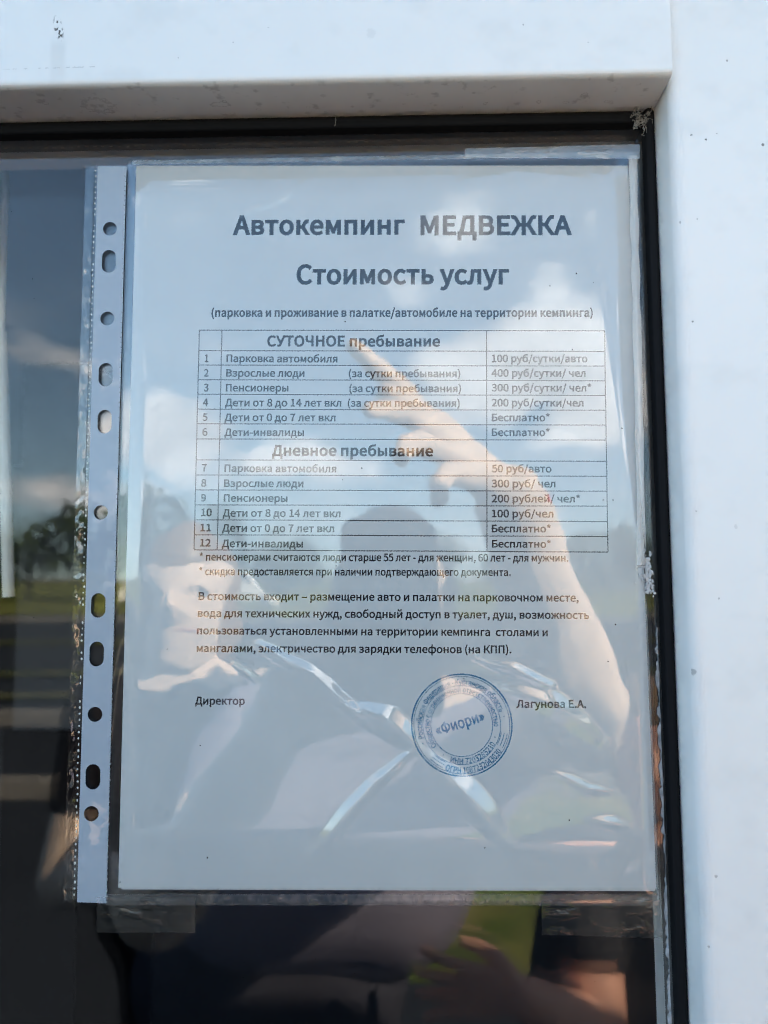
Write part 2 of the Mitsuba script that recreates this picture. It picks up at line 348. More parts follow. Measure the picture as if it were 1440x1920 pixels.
tag(put('price_list', sheet(PAPER, 0, .00012), 'mat_paper'), 'white printed price list with a table and blue round stamp, in the plastic sleeve', 'price list')
tag(put('backing_sheet', sheet(BACK, .00055, .00067), 'mat_paper'), 'blank white sheet behind the price list, its lower edge showing below', 'paper sheet')
PY = -.00005
TEXT = [
 ('Автокемпинг', -62.98, 119.22, 9.99, 118.11, 7.98, 2),
 ('МЕДВЕЖКА', 16.58, 117.84, 80.3, 116.8, 7.94, 2),
 ('Стоимость услуг', -35.8, 97.25, 53.44, 95.9, 7.99, 2),
 ('(парковка и проживание в палатке/автомобиле на территории кемпинга)', -71.64, 83.54, 87.9, 81.22, 3.46, 1),
 ('СУТОЧНОЕ пребывание', -48.05, 70.55, 24.19, 69.47, 4.34, 2),
 ('1', -74.23, 64.12, -72.66, 64.1, 3.08, 0),
 ('Парковка автомобиля', -65.14, 64.01, -18.62, 63.2, 3.07, 0),
 ('2', -74.49, 57.92, -72.58, 57.9, 3.07, 0),
 ('Взрослые люди', -65.2, 57.78, -32.37, 57.28, 3.07, 0),
 ('(за сутки пребывания)', -13.9, 56.93, 32.42, 56.31, 3.06, 0),
 ('3', -74.52, 51.69, -72.51, 51.66, 3.06, 0),
 ('Пенсионеры', -65.25, 51.51, -39.04, 51.14, 3.05, 0),
 ('(за сутки пребывания)', -13.7, 50.61, 32.65, 49.98, 3.05, 0),
 ('4', -74.78, 45.43, -72.55, 45.41, 3.05, 0),
 ('Дети от 8 до 14 лет вкл', -65.52, 45.23, -17.05, 44.51, 3.05, 0),
 ('(за сутки пребывания)', -14.39, 44.45, 32.01, 43.82, 3.04, 0),
 ('5', -74.82, 39.17, -72.81, 39.15, 3.04, 0),
 ('Дети от 0 до 7 лет вкл', -65.68, 39.0, -19.5, 38.37, 3.04, 0),
 ('6', -74.85, 32.95, -72.74, 32.93, 3.03, 0),
 ('Дети-инвалиды', -65.62, 32.74, -32.56, 32.31, 3.03, 0),
 ('Дневное пребывание', -45.82, 24.27, 20.73, 23.4, 4.23, 2),
 ('7', -74.93, 17.93, -72.78, 17.91, 3.01, 0),
 ('Парковка автомобиля', -65.47, 17.7, -19.21, 17.02, 3.01, 0),
 ('8', -75.14, 11.67, -72.93, 11.65, 3.0, 0),
 ('Взрослые люди', -65.63, 11.45, -32.75, 11.02, 2.99, 0),
 ('9', -75.06, 5.52, -73.07, 5.5, 2.99, 0),
 ('Пенсионеры', -65.67, 5.35, -39.34, 4.97, 2.98, 0),
 ('10', -74.99, -0.55, -70.57, -0.61, 2.98, 0),
 ('Дети от 8 до 14 лет вкл', -66.05, -0.84, -17.5, -1.49, 2.97, 0),
 ('11', -75.24, -6.81, -70.72, -6.85, 2.97, 0),
 ('Дети от 0 до 7 лет вкл', -66.21, -7.02, -20.14, -7.63, 2.97, 0),
 ('12', -75.27, -13.06, -70.87, -13.09, 2.96, 0),
 ('Дети-инвалиды', -66.26, -13.35, -32.94, -13.79, 2.96, 0),
 ('100 руб/сутки/авто', 45.57, 62.53, 85.13, 61.95, 3.05, 0),
 ('400 руб/сутки/ чел', 45.34, 56.37, 84.18, 55.82, 3.05, 0),
 ('300 руб/сутки/ чел*', 45.22, 50.17, 86.42, 49.58, 3.03, 0),
 ('200 руб/сутки/чел', 45.11, 43.89, 82.95, 43.36, 3.02, 0),
 ('Бесплатно*', 45.1, 37.7, 68.99, 37.36, 3.01, 0),
 ('Бесплатно*', 44.98, 31.51, 68.84, 31.18, 3.0, 0),
 ('50 руб/авто', 44.7, 16.45, 69.11, 16.14, 2.98, 0),
 ('300 руб/ чел', 44.47, 10.26, 70.59, 9.94, 2.97, 0),
 ('200 рублей/ чел*', 44.36, 4.09, 80.51, 3.65, 2.96, 0),
 ('100 руб/чел', 44.35, -2.06, 69.41, -2.37, 2.95, 0),
 ('Бесплатно*', 44.23, -8.19, 68.28, -8.46, 2.94, 0),
 ('Бесплатно*', 44.22, -14.41, 68.12, -14.71, 2.93, 0),
 ('* пенсионерами считаются люди старше 55 лет - для женщин, 60 лет - для мужчин.', -75.42, -18.8, 75.02, -20.39, 2.93, 1),
 ('* скидка предоставляется при наличии подтверждающего документа.', -75.56, -24.72, 51.56, -26.0, 2.91, 1),
 ('В стоимость входит – размещение авто и палатки на парковочном месте,', -75.54, -34.83, 78.73, -36.54, 3.03, 1),
 ('вода для технических нужд, свободный доступ в туалет, душ, возможность', -75.78, -41.69, 82.7, -43.51, 3.02, 1),
 ('пользоваться установленными на территории кемпинга  столами и', -76.02, -48.7, 65.94, -50.29, 3.0, 1),
 ('мангалами, электричество для зарядки телефонов (на КПП).', -76.03, -55.78, 51.23, -57.03, 3.0, 1),
 ('Директор', -76.41, -76.75, -56.32, -76.91, 2.97, 0),
 ('Лагунова Е.А.', 52.7, -78.51, 80.51, -78.68, 2.94, 0),
]
for (t, x0, z0, x1, z1, cap, bold) in TEXT:
    kind = 'heading' if cap > 4 else 'printed_line'
    bold = 2 if t.startswith('(парк') else bold
    put('price_list__' + kind, flat(line_polys(t, x0 * MM, z0 * MM, x1 * MM, z1 * MM, cap * MM, max(bold, 1)), PY), 'mat_ink')
ROWS= [(-76.64, 77.73, 92.54, 75.17), (-76.74, 68.99, 92.4, 66.37), (-76.81, 62.81, 92.3, 60.19), (-76.88, 56.59, 92.2, 54.03), (-76.95, 50.38, 92.1, 47.83), (-77.02, 44.06, 92.01, 41.64), (-77.09, 37.96, 91.91, 35.46), (-77.16, 31.57, 91.81, 29.2), (-77.26, 22.79, 91.67, 20.41), (-77.33, 16.49, 91.57, 14.24), (-77.39, 10.28, 91.48, 8.1), (-77.46, 4.09, 91.38, 1.98), (-77.53, -2.09, 91.28, -4.3), (-77.6, -8.24, 91.18, -10.39), (-77.67, -14.44, 91.08, -16.71)]
COLS= [(-76.64, 77.73, -77.67, -14.46), (-67.12, 77.6, -68.11, -14.6), (43.61, 76.08, 42.14, -16.06), (92.54, 75.4, 91.07, -16.67)]
for (a, b_, c, d) in ROWS:
    put('price_list__table_rule', flat([LineString([(a * MM, b_ * MM), (c * MM, d * MM)]).buffer(.00022, cap_style=2)], PY), 'mat_rule')
for (a, b_, c, d) in COLS:
    put('price_list__table_rule', flat([LineString([(a * MM, b_ * MM), (c * MM, d * MM)]).buffer(.00022, cap_style=2)], PY - .00001), 'mat_rule')
# the round stamp
SC, SR = (.0308, -.08527), .0200


def ring(r, t):
    return Point(0, 0).buffer(r + t / 2, 48).difference(Point(0, 0).buffer(r - t / 2, 48))


def arc_text(text, r, a0, a1, cap, inward=False, bold=0):
    """letters along a circle of radius r between the angles a0 and a1 (degrees, counter-clockwise); inward: tops point to the centre."""
    adv = [glyph(ch, bold)[1] for ch in text]
    tot, pen, out = sum(adv), 0.0, []
    sy = cap / CAP
    for ch, a in zip(text, adv):
        g = glyph(ch, bold)[0]
        mid = (pen + a / 2) / tot
        pen += a
        if g is None:
            continue
        ang = math.radians(a0 + (a1 - a0) * mid)
        sx = abs(math.radians(a1 - a0)) * (r + (-cap / 2 if inward else cap / 2)) / tot
        p = affinity.affine_transform(g, [sx, 0, 0, sy, -a / 2 * sx, 0])
        rot = ang + math.pi / 2 if inward else ang - math.pi / 2
        p = affinity.rotate(p, rot, origin=(0, 0), use_radians=True)
        out.append(affinity.translate(p, r * math.cos(ang), r * math.sin(ang)))
    return out


def at_stamp(polys):
    return [affinity.translate(p, *SC) for p in polys]


st = tag('price_list__round_stamp', 'blue round ink stamp with ringed lettering')
k = SR / .0942
put(st, flat(at_stamp([ring(SR, .00055), ring(SR * .957, .00024), ring(SR * .775, .00026), ring(SR * .617, .00030)]), PY - .00002), 'mat_stamp')
for txt, r, a0, a1, cap, inw in (('Российская Федерация - Курганская область', .795, 199, 18, .00205, False), ('Общество с ограниченной ответственностью', .645, 219, -3, .00195, False),
                                 ('ОГРН 1087232043030', .945, 248, 327, .0022, True), ('ИНН 7203285210', .765, 250, 331, .0021, True)):
    put(st + '__lettering', flat(at_stamp(arc_text(txt, SR * r, a0, a1, cap * 1.06, inw, 1)), PY - .00002), 'mat_stamp')
dots = [Point(SR * r * math.cos(math.radians(a)), SR * r * math.sin(math.radians(a))).buffer(.00028) for r, a in ((.86, 205), (.86, 11), (.70, 237), (.70, -20))]
orn = []
for a in (236, 340):
    for r in (.80, .86, .92):
        q = [(SR * r * math.cos(math.radians(a + t)), SR * r * math.sin(math.radians(a + t))) for t in (-9, 0, 9)]
        orn.append(LineString(q).buffer(.00014))
for g in dots + orn:
    put(st + ('__dot' if g in dots else '__stroke'), flat(at_stamp([g]), PY - .00002), 'mat_stamp')
c17, s17 = math.cos(math.radians(16.8)), math.sin(math.radians(16.8))
nm = line_polys('«Фиори»', 0, 0, .0200, 0, .0042, 1)
for ch, dx in (('serif', 0),):      # small slab serifs under the letter stems
    pass
nm = [affinity.translate(affinity.rotate(p, 16.8, origin=(0, 0)), SC[0] - .0100 * c17 - .0002, SC[1] - .0100 * s17 - .0012) for p in nm]
put(st + '__lettering', flat(nm, PY - .00002), 'mat_stamp')

# ------------------------------------------------------------------ plastic sleeve
sv = 'plastic_sleeve'
tag(sv, 'clear punched plastic sleeve taped to the glass around the price list', 'plastic sleeve')
CREASES = [([(-49.8, -52.3), (-28.1, -64.5), (-17.4, -73.7), (-4.6, -85.7)], 3.2, .28), ([(-13, -77.4), (1.9, -83.2), (14.6, -93.7)], 5.4, .25), ([(-37.5, -144.1), (-17.5, -122.7), (-4.7, -108.2), (11.4, -94.8)], 3.4, .34),
           ([(18, -96), (35.5, -114.5), (48.5, -129)], 5.6, .31), ([(36.4, -58.1), (51.3, -62.4), (66.1, -69.8), (69.7, -79.3)], 2.4, .17), ([(45, -69.8), (68, -77.2), (86.7, -91.9)], 4.2, .15),
           ([(67.4, -103.2), (79.8, -109.4), (88.2, -110.1)], 2.2, .20), ([(79.5, -120.7), (95.1, -123.2)], 2.2, .22),
           ([(-62.2, 123.8), (-44.1, 131.7), (-30.4, 142)], 1.6, .12), ([(93.4, -144.1), (99.9, -137)], 1.5, .25), ([(81.2, -135), (83, -145.1)], 1.2, .2), ([(-51.4, -143.1), (-41.9, -124.7)], 1.6, .14),
           ([(30.8, 138.6), (55.6, 142.9), (87, 138.8)], 2.4, .14), ([(-60, -60), (-40, -75)], 1.4, .12)]


def seg_dist(P, line):
    """distance, and the way along 0..1, from the points to a polyline."""
    best, along = np.full(len(P), 1e9), np.zeros(len(P))
    line = np.asarray(line, float)
    ls = np.linalg.norm(np.diff(line, axis=0), axis=1); tot = ls.sum(); acc = 0
    for a, b2, L in zip(line[:-1], line[1:], ls):
        d = (b2 - a) / L
        t = np.clip((P - a) @ d, 0, L)
        q = np.linalg.norm(P - a - t[:, None] * d, axis=1)
        m_ = q < best
        best[m_], along[m_] = q[m_], (acc + t[m_]) / tot
        acc += L
    return best, along


def film_height(x, z):
    """how far (m) the front film stands out from the paper, at window-plane points (m)."""
    P = np.column_stack([x, z]) * 1000
    p3 = np.column_stack([P, np.zeros(len(P))])
    h = .34 * (meshkit.fbm(p3 / [38, 46, 1] + 11, 2, seed=1) - .5) + .040 * (meshkit.fbm(p3 / [11, 9, 1] + 5, 2, seed=2) - .5) + .35 * (meshkit.noise(p3 / [90, 60, 1] + 2, seed=3) - .5)
    wob = 5 * (meshkit.fbm(p3 / [26, 1e3, 1], 2, 5) - .5)
    down = np.clip(151.5 - P[:, 1], 0, 300)
    stage = 10.5 + wob * .7
    t = np.clip(down / (stage * 1.6), 0, 1)
    h += 3.8 * np.where(t < .55, t * 1.28, .704 + .296 * np.sin((t - .55) / .45 * np.pi / 2))
    sm = lambda t: t * t * (3 - 2 * t)
    side = sm(np.clip((108 - P[:, 0]) / (7 + 13 * np.clip((P[:, 1] + 10) / 110, 0, 1)), 0, 1)) * sm(np.clip((P[:, 0] + 111) / 13, 0, 1))
    h += .36 * (meshkit.fbm(p3 / [22, 22, 1] + 7, 2, seed=6) - .5) * np.exp(-((P[:, 0] + 82) / 34) ** 2 - ((P[:, 1] + 55) / 50) ** 2)
    h *= side * sm(np.clip((P[:, 1] + 157) / 34, 0, 1))
    h += .2
    warp = 1.0 * (np.column_stack([meshkit.noise(p3 / 9, 8), meshkit.noise(p3 / 9, 9)]) - .5)
    for line, wd, slope in CREASES:
        d, a = seg_dist(P + warp, line)
        wv = 1.25 * wd * (.30 + .70 * np.sin(np.clip(a, .03, .97) * np.pi) ** .8)
        tent = np.clip(1 - d / wv, 0, 1)
        h += slope * wv * np.where(tent > .85, .85 + (tent - .85) * .5, tent)
    return np.maximum(h, .12) * MM


def grid_film(x0, x1, z0, z1, step, y0, height):
    nx, nz = int((x1 - x0) / step) + 1, int((z1 - z0) / step) + 1
    X, Z = np.meshgrid(np.linspace(x0, x1, nx), np.linspace(z0, z1, nz))
    v = np.column_stack([X.ravel(), y0 - height(X.ravel(), Z.ravel()), Z.ravel()])
    i = (np.arange(nz - 1)[:, None] * nx + np.arange(nx - 1)).ravel()
    f = np.vstack([np.column_stack([i, i + 1, i + nx + 1]), np.column_stack([i, i + nx + 1, i + nx])])
    return trimesh.Trimesh(v, f, process=False)


def slant(m, zref=0):
    """the sleeve hangs a touch askew: its left side leans out and its bottom edge is level."""
    v = m.vertices.copy()
    v[:, 0] += -.0000 + (v[:, 2] - .0) * .0068
    return trimesh.Trimesh(v, m.faces, process=False)


put(sv + '__front_film', slant(grid_film(-.1092, .1062, -.1534, .1515, .00055, -.0004, film_height)), 'mat_film', True)
put(sv + '__back_film', slant(flat([sbox(-.1238, -.1534, .1062, .1515)], .0012)), 'mat_film')
# punched margin: one milky strip with round and long holes
HOLES = [(-115.33, 122.29, 0), (-115.47, 108, 1), (-115.59, 83.18, 0), (-115.72, 59.12, 1), (-115.71, 39.19, 1), (-116.39, 1.26, 0), (-116.6, -36.81, 1), (-116.79, -56.42, 1), (-116.86, -80.48, 0), (-117.14, -105.08, 1), (-117.43, -119.44, 0)]
strip = Polygon([(-.12125, .1501), (-.10881, .14987), (-.11063, -.15393), (-.12235, -.15353)])
for (x, z, long) in HOLES:
    hole = (LineString([(x, z - 2.0), (x, z + 2.0)]) if long else Point(x, z)).buffer(2.95, 16)
    strip = strip.difference(affinity.scale(hole, MM, MM, origin=(0, 0)))


def wavy_sheet(poly, y, amp, scale, seed, step=.002):
    x0, z0, x1, z1 = poly.bounds
    cells = [c for c in (sbox(a, b2, a + step * 2, b2 + step * 2).intersection(poly) for a in np.arange(x0, x1, step * 2) for b2 in np.arange(z0, z1, step * 2)) if not c.is_empty and c.area > 1e-10]
    cells = [shapely.segmentize(g, step) for c in cells for g in getattr(c, 'geoms', [c]) if g.geom_type == 'Polygon']
    m = flat(cells, y)
    m = trimesh.Trimesh(m.vertices, m.faces, process=False); m.merge_vertices(digits_vertex=7)
    v = m.vertices.copy()
    q = np.column_stack([v[:, 0], v[:, 2], 0 * v[:, 0]]) * 1000
    v[:, 1] -= amp * MM * meshkit.fbm(q / scale, 3, seed=seed)
    return trimesh.Trimesh(v, m.faces, process=False)


put(sv + '__punched_margin', wavy_sheet(strip, -.0002, .55, [9, 22, 1], 21), 'mat_strip', True)


# welded seams: rows of small pressed blisters either side of the margin
def seam(xa, za, xb, zb, pitch, r, seed, lift=.0007):
    rg, out = np.random.default_rng(seed), []
    n = int(abs(zb - za) / pitch)
    ball = trimesh.creation.icosphere(1, 1.0)
    for t in np.linspace(0, 1, n):
        if rg.random() < .08:
            continue
        mm = ball.copy(); mm.apply_scale((r * rg.uniform(.5, 1), .00025, r * rg.uniform(.8, 1.5)))
        mm.apply_translation((xa + (xb - xa) * t + rg.normal(0, .00012), -lift, za + (zb - za) * t)); out.append(mm)
    return cat(out)


tag(put(sv + '__welded_seam', seam(-.1219, .148, -.1234, -.1530, .0024, .00045, 1), 'mat_whitened_film', True), kind='stuff')
tag(put(sv + '__welded_seam', seam(-.1089, .145, -.1102, -.1530, .0021, .00035, 2, .0012), 'mat_haze_film', True), kind='stuff')
rip = grid_film(-.1262, -.1226, -.1534, .1500, .0006, .0004, lambda x, z: .0010 + .0006 * meshkit.fbm(np.column_stack([x * 350, z * 190, 0 * x]), 2, seed=31))
v = rip.vertices.copy(); v[:, 0] += (v[:, 2] - .15) * .0045; rip = trimesh.Trimesh(v, rip.faces, process=False)
put(sv + '__outer_margin', rip, 'mat_film', True)


def weld_strip(pts, wd, seed, y=-.0012):
    pts = np.array(pts); n = 260
    s = np.linspace(0, 1, n)
    cx, cz = np.interp(s, np.linspace(0, 1, len(pts)), pts[:, 0]), np.interp(s, np.linspace(0, 1, len(pts)), pts[:, 1])
    ww = wd * (.85 + .3 * meshkit.noise(np.column_stack([s * 23, 0 * s, 0 * s]), seed))
    rows = []
    for j, o in enumerate(np.linspace(-.5, .5, 6)):
        rows.append(np.column_stack([cx + o * ww, y - .0006 * math.cos(o * math.pi) - .0004 * meshkit.fbm(np.column_stack([s * 60, np.full(n, j * .7), 0 * s]), 3, seed), cz]))
    v = np.vstack(rows); i = (np.arange(5)[:, None] * n + np.arange(n - 1)).ravel()
    return trimesh.Trimesh(v, np.vstack([np.column_stack([i, i + n, i + n + 1]), np.column_stack([i, i + n + 1, i + 1])]), process=False)


put(sv + '__edge_weld', weld_strip([(.1064, .1500), (.1055, .070), (.1045, 0), (.1040, -.022)], .0034, 41), 'mat_whitened_film', True)  # its mirrored sky is painted as diffuse white
put(sv + '__edge_weld', weld_strip([(.1052, -.036), (.1056, -.09), (.1059, -.153)], .0009, 42), 'mat_haze_film', True)
top_weld = grid_film(-.1060, .1075, .1500, .1519, .0006, -.0010, lambda x, z: .0009 * meshkit.fbm(np.column_stack([x * 160, z * 300, 0 * x]), 3, seed=33))
put(sv + '__top_edge', top_weld, 'mat_haze_film', True)
bot = grid_film(-.1100, .1055, -.1538, -.1495, .0006, -.0016, lambda x, z: .0014 * meshkit.fbm(np.column_stack([x * 330, z * 300, 0 * x]), 4, seed=34))
put(sv + '__bottom_weld', bot, 'mat_weld_film', True)


# ------------------------------------------------------------------ tape, crumbs and fluff
def tape(corners, y, seed, label, mat='mat_tape', amp=.0007):
    c = np.array(corners)
    nx, nz = 120, 40
    U, V = np.meshgrid(np.linspace(0, 1, nx), np.linspace(0, 1, nz))
    U, V = U.ravel(), V.ravel()
    xy = (1 - V)[:, None] * ((1 - U)[:, None] * c[0] + U[:, None] * c[1]) + V[:, None] * ((1 - U)[:, None] * c[3] + U[:, None] * c[2])
    edge = np.minimum(np.minimum(U, 1 - U) * 6, np.minimum(V, 1 - V) * 3).clip(0, 1)
    q = np.column_stack([xy * 150, 0 * U])
    bub = np.clip(meshkit.fbm(q * [1, 2, 1], 4, seed=seed) - .5, 0, 1) * edge
    xy = xy + (meshkit.noise(q * 9, seed + 1) - .5)[:, None] * .0004
    v = np.column_stack([xy[:, 0], y - amp * 3 * bub, xy[:, 1]])
    i = (np.arange(nz - 1)[:, None] * nx + np.arange(nx - 1)).ravel()
    m = trimesh.Trimesh(v, np.vstack([np.column_stack([i, i + 1, i + nx + 1]), np.column_stack([i, i + nx + 1, i + nx])]), process=False)
    key = name_thing('adhesive_tape')
    put(key, m, mat, True)
    tag(key, label, 'tape')


tape([(-.1134, -.1505), (-.0745, -.1505), (-.0744, -.1638), (-.1132, -.1639)], -.0030, 51, 'clear tape piece under the lower left corner of the plastic sleeve')
tape([(.0604, -.1515), (.1067, -.1515), (.1063, -.1655), (.0602, -.1642)], -.0034, 52, 'bubbled clear tape piece under the lower right corner of the sleeve')
tape([(.0355, .1530), (.1086, .1535), (.1084, .1471), (.0354, .1489)], -.0042, 53, 'creased greyish tape strip along the upper right edge of the sleeve', 'mat_haze_film', .0004)


def crumbs(spots, seed, size, y):
    rg, out = np.random.default_rng(seed), []
    for (x, z, n, sx, sz) in spots:
        for _ in range(n):
            mm = trimesh.creation.icosphere(1, 1.0)
            mm.vertices *= 1 + .5 * (rg.random((len(mm.vertices), 1)) - .5)
            mm.apply_scale(size * rg.uniform(.4, 1.2, 3) * [1, .5, 1.5])
            mm.apply_translation((x + rg.normal(0, sx), y + rg.uniform(-.0004, 0), z + rg.normal(0, sz))); out.append(mm)
    return cat(out)


tag(put('sealant_crumb', crumbs([(.1064, -.0215, 60, .0011, .0025), (.1066, -.0300, 50, .0010, .0022), (.1040, -.025, 26, .0010, .002)], 61, .00055, -.0004), 'mat_crumb', True), 'white crumbly sealant clump on the glass beside the right edge of the sleeve', 'sealant residue', kind='stuff')
def ragged_line(x, z0, z1, width, y, seed):
    """a smear of sealant: a thin ribbon with torn edges, lifted and broken in places."""
    zz = np.arange(z0, z1, .0004); q = np.column_stack([zz * 1000, 0 * zz, 0 * zz])
    wl = width * np.clip(meshkit.fbm(q / 3.1, 4, seed) * 2.4 - .75, .02, 1); wr = width * .5 * np.clip(meshkit.fbm(q / 6, 3, seed + 7) * 2 - .3, .1, 1)
    lift = .0007 * meshkit.fbm(q / 2, 3, seed + 3)
    n = len(zz)
    v = np.vstack([np.column_stack([x - wl, y + 0 * zz, zz]), np.column_stack([x + 0 * zz, y - .0003 - lift, zz]), np.column_stack([x + wr, y + 0 * zz, zz])])
    i = (np.arange(2)[:, None] * n + np.arange(n - 1)).ravel()
    return trimesh.Trimesh(v, np.vstack([np.column_stack([i, i + n, i + n + 1]), np.column_stack([i, i + n + 1, i + 1])]), process=False)


tag(put('sealant_line', ragged_line(.1102, -.22, -.047, .0012, .0019, 62), 'mat_old_sealant'), 'ragged thin line of grey sealant along the right rubber seal, below the clump', 'sealant residue')
rg = np.random.default_rng(63)
fl = []
for _ in range(38):
    a = np.array([.1100, -.0035, .1650]) + rg.normal(0, 1, 3) * [.0012, .0005, .0017]
    q = a + np.cumsum(rg.normal(0, 1, (6, 3)) * [.0009, .0004, .0012], 0)
    for s_ in range(5):
        fl.append(trimesh.creation.cylinder(.00010, segment=[q[s_], q[s_ + 1]], sections=5))
tag(put('cobweb_tuft', cat(fl), 'mat_fibre'), 'dusty cobweb tuft in the upper right corner of the window', 'cobweb', kind='stuff')
q = [np.array([-.0193 + .0006 * math.sin(t * 3), -.0044, .1690 - .0052 * t]) for t in np.linspace(0, 1, 9)]
tag(put('loose_fibre', cat([trimesh.creation.cylinder(.00012, segment=[a, c], sections=6) for a, c in zip(q[:-1], q[1:])]), 'mat_fibre'), 'single pale curved hair on the black seal above the sleeve', 'fibre')
# specks of dirt lying on the film and the pane
rg = np.random.default_rng(64)
sp_ = []
for (x, z) in [(-.0085, 0.018), (.0925, 0.004), (.0805, .098), (.1050, .1495), (-.0730, -.0920), (.0315, -.0665), (-.0190, -.0215), (.092, -.0455), (.0885, -.06), (.078, .066), (-.0150, .079), (-.105, -.1455), (.0225, .1155), (.045, .116), (.0695, .093), (.0875, .094)] + [tuple(rg.uniform((-.10, -.145), (.10, .14))) for _ in range(7)]:
    mm = trimesh.creation.icosphere(1, 1.0); mm.apply_scale((rg.uniform(.00015, .00036), .00015, rg.uniform(.0002, .0004)))
    mm.apply_translation((x, -.0006 - film_height(np.array([x]), np.array([z]))[0], z)); sp_.append(mm)
for _ in range(26):
    x, z = (rg.uniform(-.19, -.128), rg.uniform(-.2, .15)) if rg.random() < .5 else (rg.uniform(-.16, .10), rg.uniform(-.21, -.168))
    mm = trimesh.creation.icosphere(1, 1.0); mm.apply_scale((rg.uniform(.0001, .0003), .0001, rg.uniform(.0001, .0003)))
    mm.apply_translation((x, .0021, z)); sp_.append(mm)
tag(put('dirt_specks', cat(sp_), 'mat_dark_speck'), 'dark specks of dirt scattered over the sleeve and the glass', 'dirt', kind='stuff')

# ------------------------------------------------------------------ in front of the window: what the glass mirrors
G = -1.5
YA, YB = -400., 30.
def slab(x0, x1, y0, y1, z):
    return trimesh.Trimesh([[x0, y0, z], [x1, y0, z], [x1, y1, z], [x0, y1, z]], [[0, 1, 2], [0, 2, 3]], process=False)
tag(put('ground', slab(-400, 400, YA, YB, G), 'mat_grass'), kind='structure', label='green lawn that runs out to the trees')
tag(put('road', slab(-200, 200, -31.0, -4.9, G + .004), 'mat_asphalt'), kind='structure', label='grey asphalt parking ground across from the booth')
tag(put('path', slab(-.55, 30, -2.6, .5, G + .004), 'mat_asphalt'), kind='structure', label='grey asphalt apron in front of the booth')
tag(put('path', slab(-30, -.5505, -4.91, .5, G + .004), 'mat_asphalt'), kind='structure', label='wider asphalt left of the apron')
for y0, y1 in ((-11.7, -11.0), (-9.4, -8.9), (-17.5, -16.4)):
    tag(put('grass_strip', slab(-60, 60, y0, y1, G + .05), 'mat_verge'), kind='structure', label='narrow green strip between the parking rows')
for y0, y1 in ((-7.75, -7.45), (-27.0, -25.5), (-5.05, -4.9)):
    tag(put('kerb', bx(-60, 60, y0, y1, G + .002, G + .12), 'mat_kerb'), kind='structure', label='pale concrete kerb along the asphalt')


def tree(x, y, h, rad, seed, label):
    rg = np.random.default_rng(seed)
    key = name_thing('tree')
    tag(key, label, 'tree', 'trees beyond the parking ground')
    segs = [trimesh.creation.cylinder(.05 * h * .35, segment=[[x, y, G], [x + .1, y, G + h * .35]], sections=9)]
    for _ in range(6):
        a = rg.uniform(0, 6.28); segs.append(trimesh.creation.cylinder(.006 * h, segment=[[x + .1, y, G + h * rg.uniform(.25, .4)], [x + rad * .6 * math.cos(a), y + rad * .6 * math.sin(a), G + h * rg.uniform(.5, .85)]], sections=6))
    put(key + '__trunk', cat(segs), 'mat_bark')
    cen = [np.array([x + rg.uniform(-.6, .6) * rad, y + rg.uniform(-.6, .6) * rad, G + h * rg.uniform(.35, .85)]) for _ in range(16)]
    n = 1500
    c = np.array(cen)[rg.integers(0, 16, n)] + rg.normal(0, 1, (n, 3)) * rad * .21
    s = rg.uniform(.10, .26, n)[:, None] * (h / 5)
    u = rg.normal(0, 1, (n, 3)); u /= np.linalg.norm(u, axis=1)[:, None]
    w_ = np.cross(u, rg.normal(0, 1, (n, 3))); w_ /= np.linalg.norm(w_, axis=1)[:, None]
    v = np.stack([c - u * s, c + w_ * s * .6, c + u * s, c - w_ * s * .6], 1).reshape(-1, 3)
    i = np.arange(n) * 4
    tag(put(key + '__crown', trimesh.Trimesh(v, np.vstack([np.column_stack([i, i + 1, i + 2]), np.column_stack([i, i + 2, i + 3])]), process=False), 'mat_leaf'), kind='stuff')


for j, (x, y, h, r) in enumerate([(-24.5, -50, 5.0, 3.0), (-20.3, -50, 6.4, 2.6), (-17.6, -52, 7.4, 3.2), (-13, -55, 6.2, 3.0), (-8, -56, 4.4, 3), (-2.5, -58, 4.2, 3), (3, -58, 4.4, 3), (8.5, -56, 4.0, 3),
                                  (13, -54, 4.2, 3), (17.5, -54, 4.6, 3), (22, -52, 4.6, 3), (27, -52, 5.6, 3.2), (-29, -52, 5.2, 3.2)]):
    tree(x, y, h, r, 100 + j, 'leafy green tree mirrored beyond the parking ground')


def wheel(key, x, y, r):
    for nm_, rr, hw, mt in (('', r, .11, 'mat_tyre'), ('__rim', r * .62, .118, 'mat_rim')):
        m = trimesh.creation.cylinder(rr, hw * 2, sections=28); m.apply_transform(trimesh.transformations.rotation_matrix(math.pi / 2, (1, 0, 0))); m.apply_translation((x, y, G + r))
        if not nm_:
            kk = put(key + '__wheel', m, mt, 40)
        else:
            put(kk + nm_, m, mt, 40)


def vehicle(base, label, cat_, x, y, prof, glass, wd):
    key = name_thing(base); tag(key, label, cat_)
    m = trimesh.creation.extrude_polygon(Polygon(prof).buffer(.06).buffer(-.06), wd, engine='earcut'); v = m.vertices
    put(key + '__body', trimesh.Trimesh(np.column_stack([v[:, 0] + x, v[:, 2] + y, v[:, 1] + G]), m.faces[:, ::-1], process=False), 'mat_van', 30)
    for g in glass:
        v, f = tri(Polygon(g))
        put(key + '__window', trimesh.Trimesh(np.column_stack([v[:, 0] + x, np.full(len(v), y + wd + .004), v[:, 1] + G]), f, process=False), 'mat_carglass')
    for wx in (.22, .8):
        L = max(p[0] for p in prof)
        wheel(key, x + wx * L, y + wd - .10, .31)


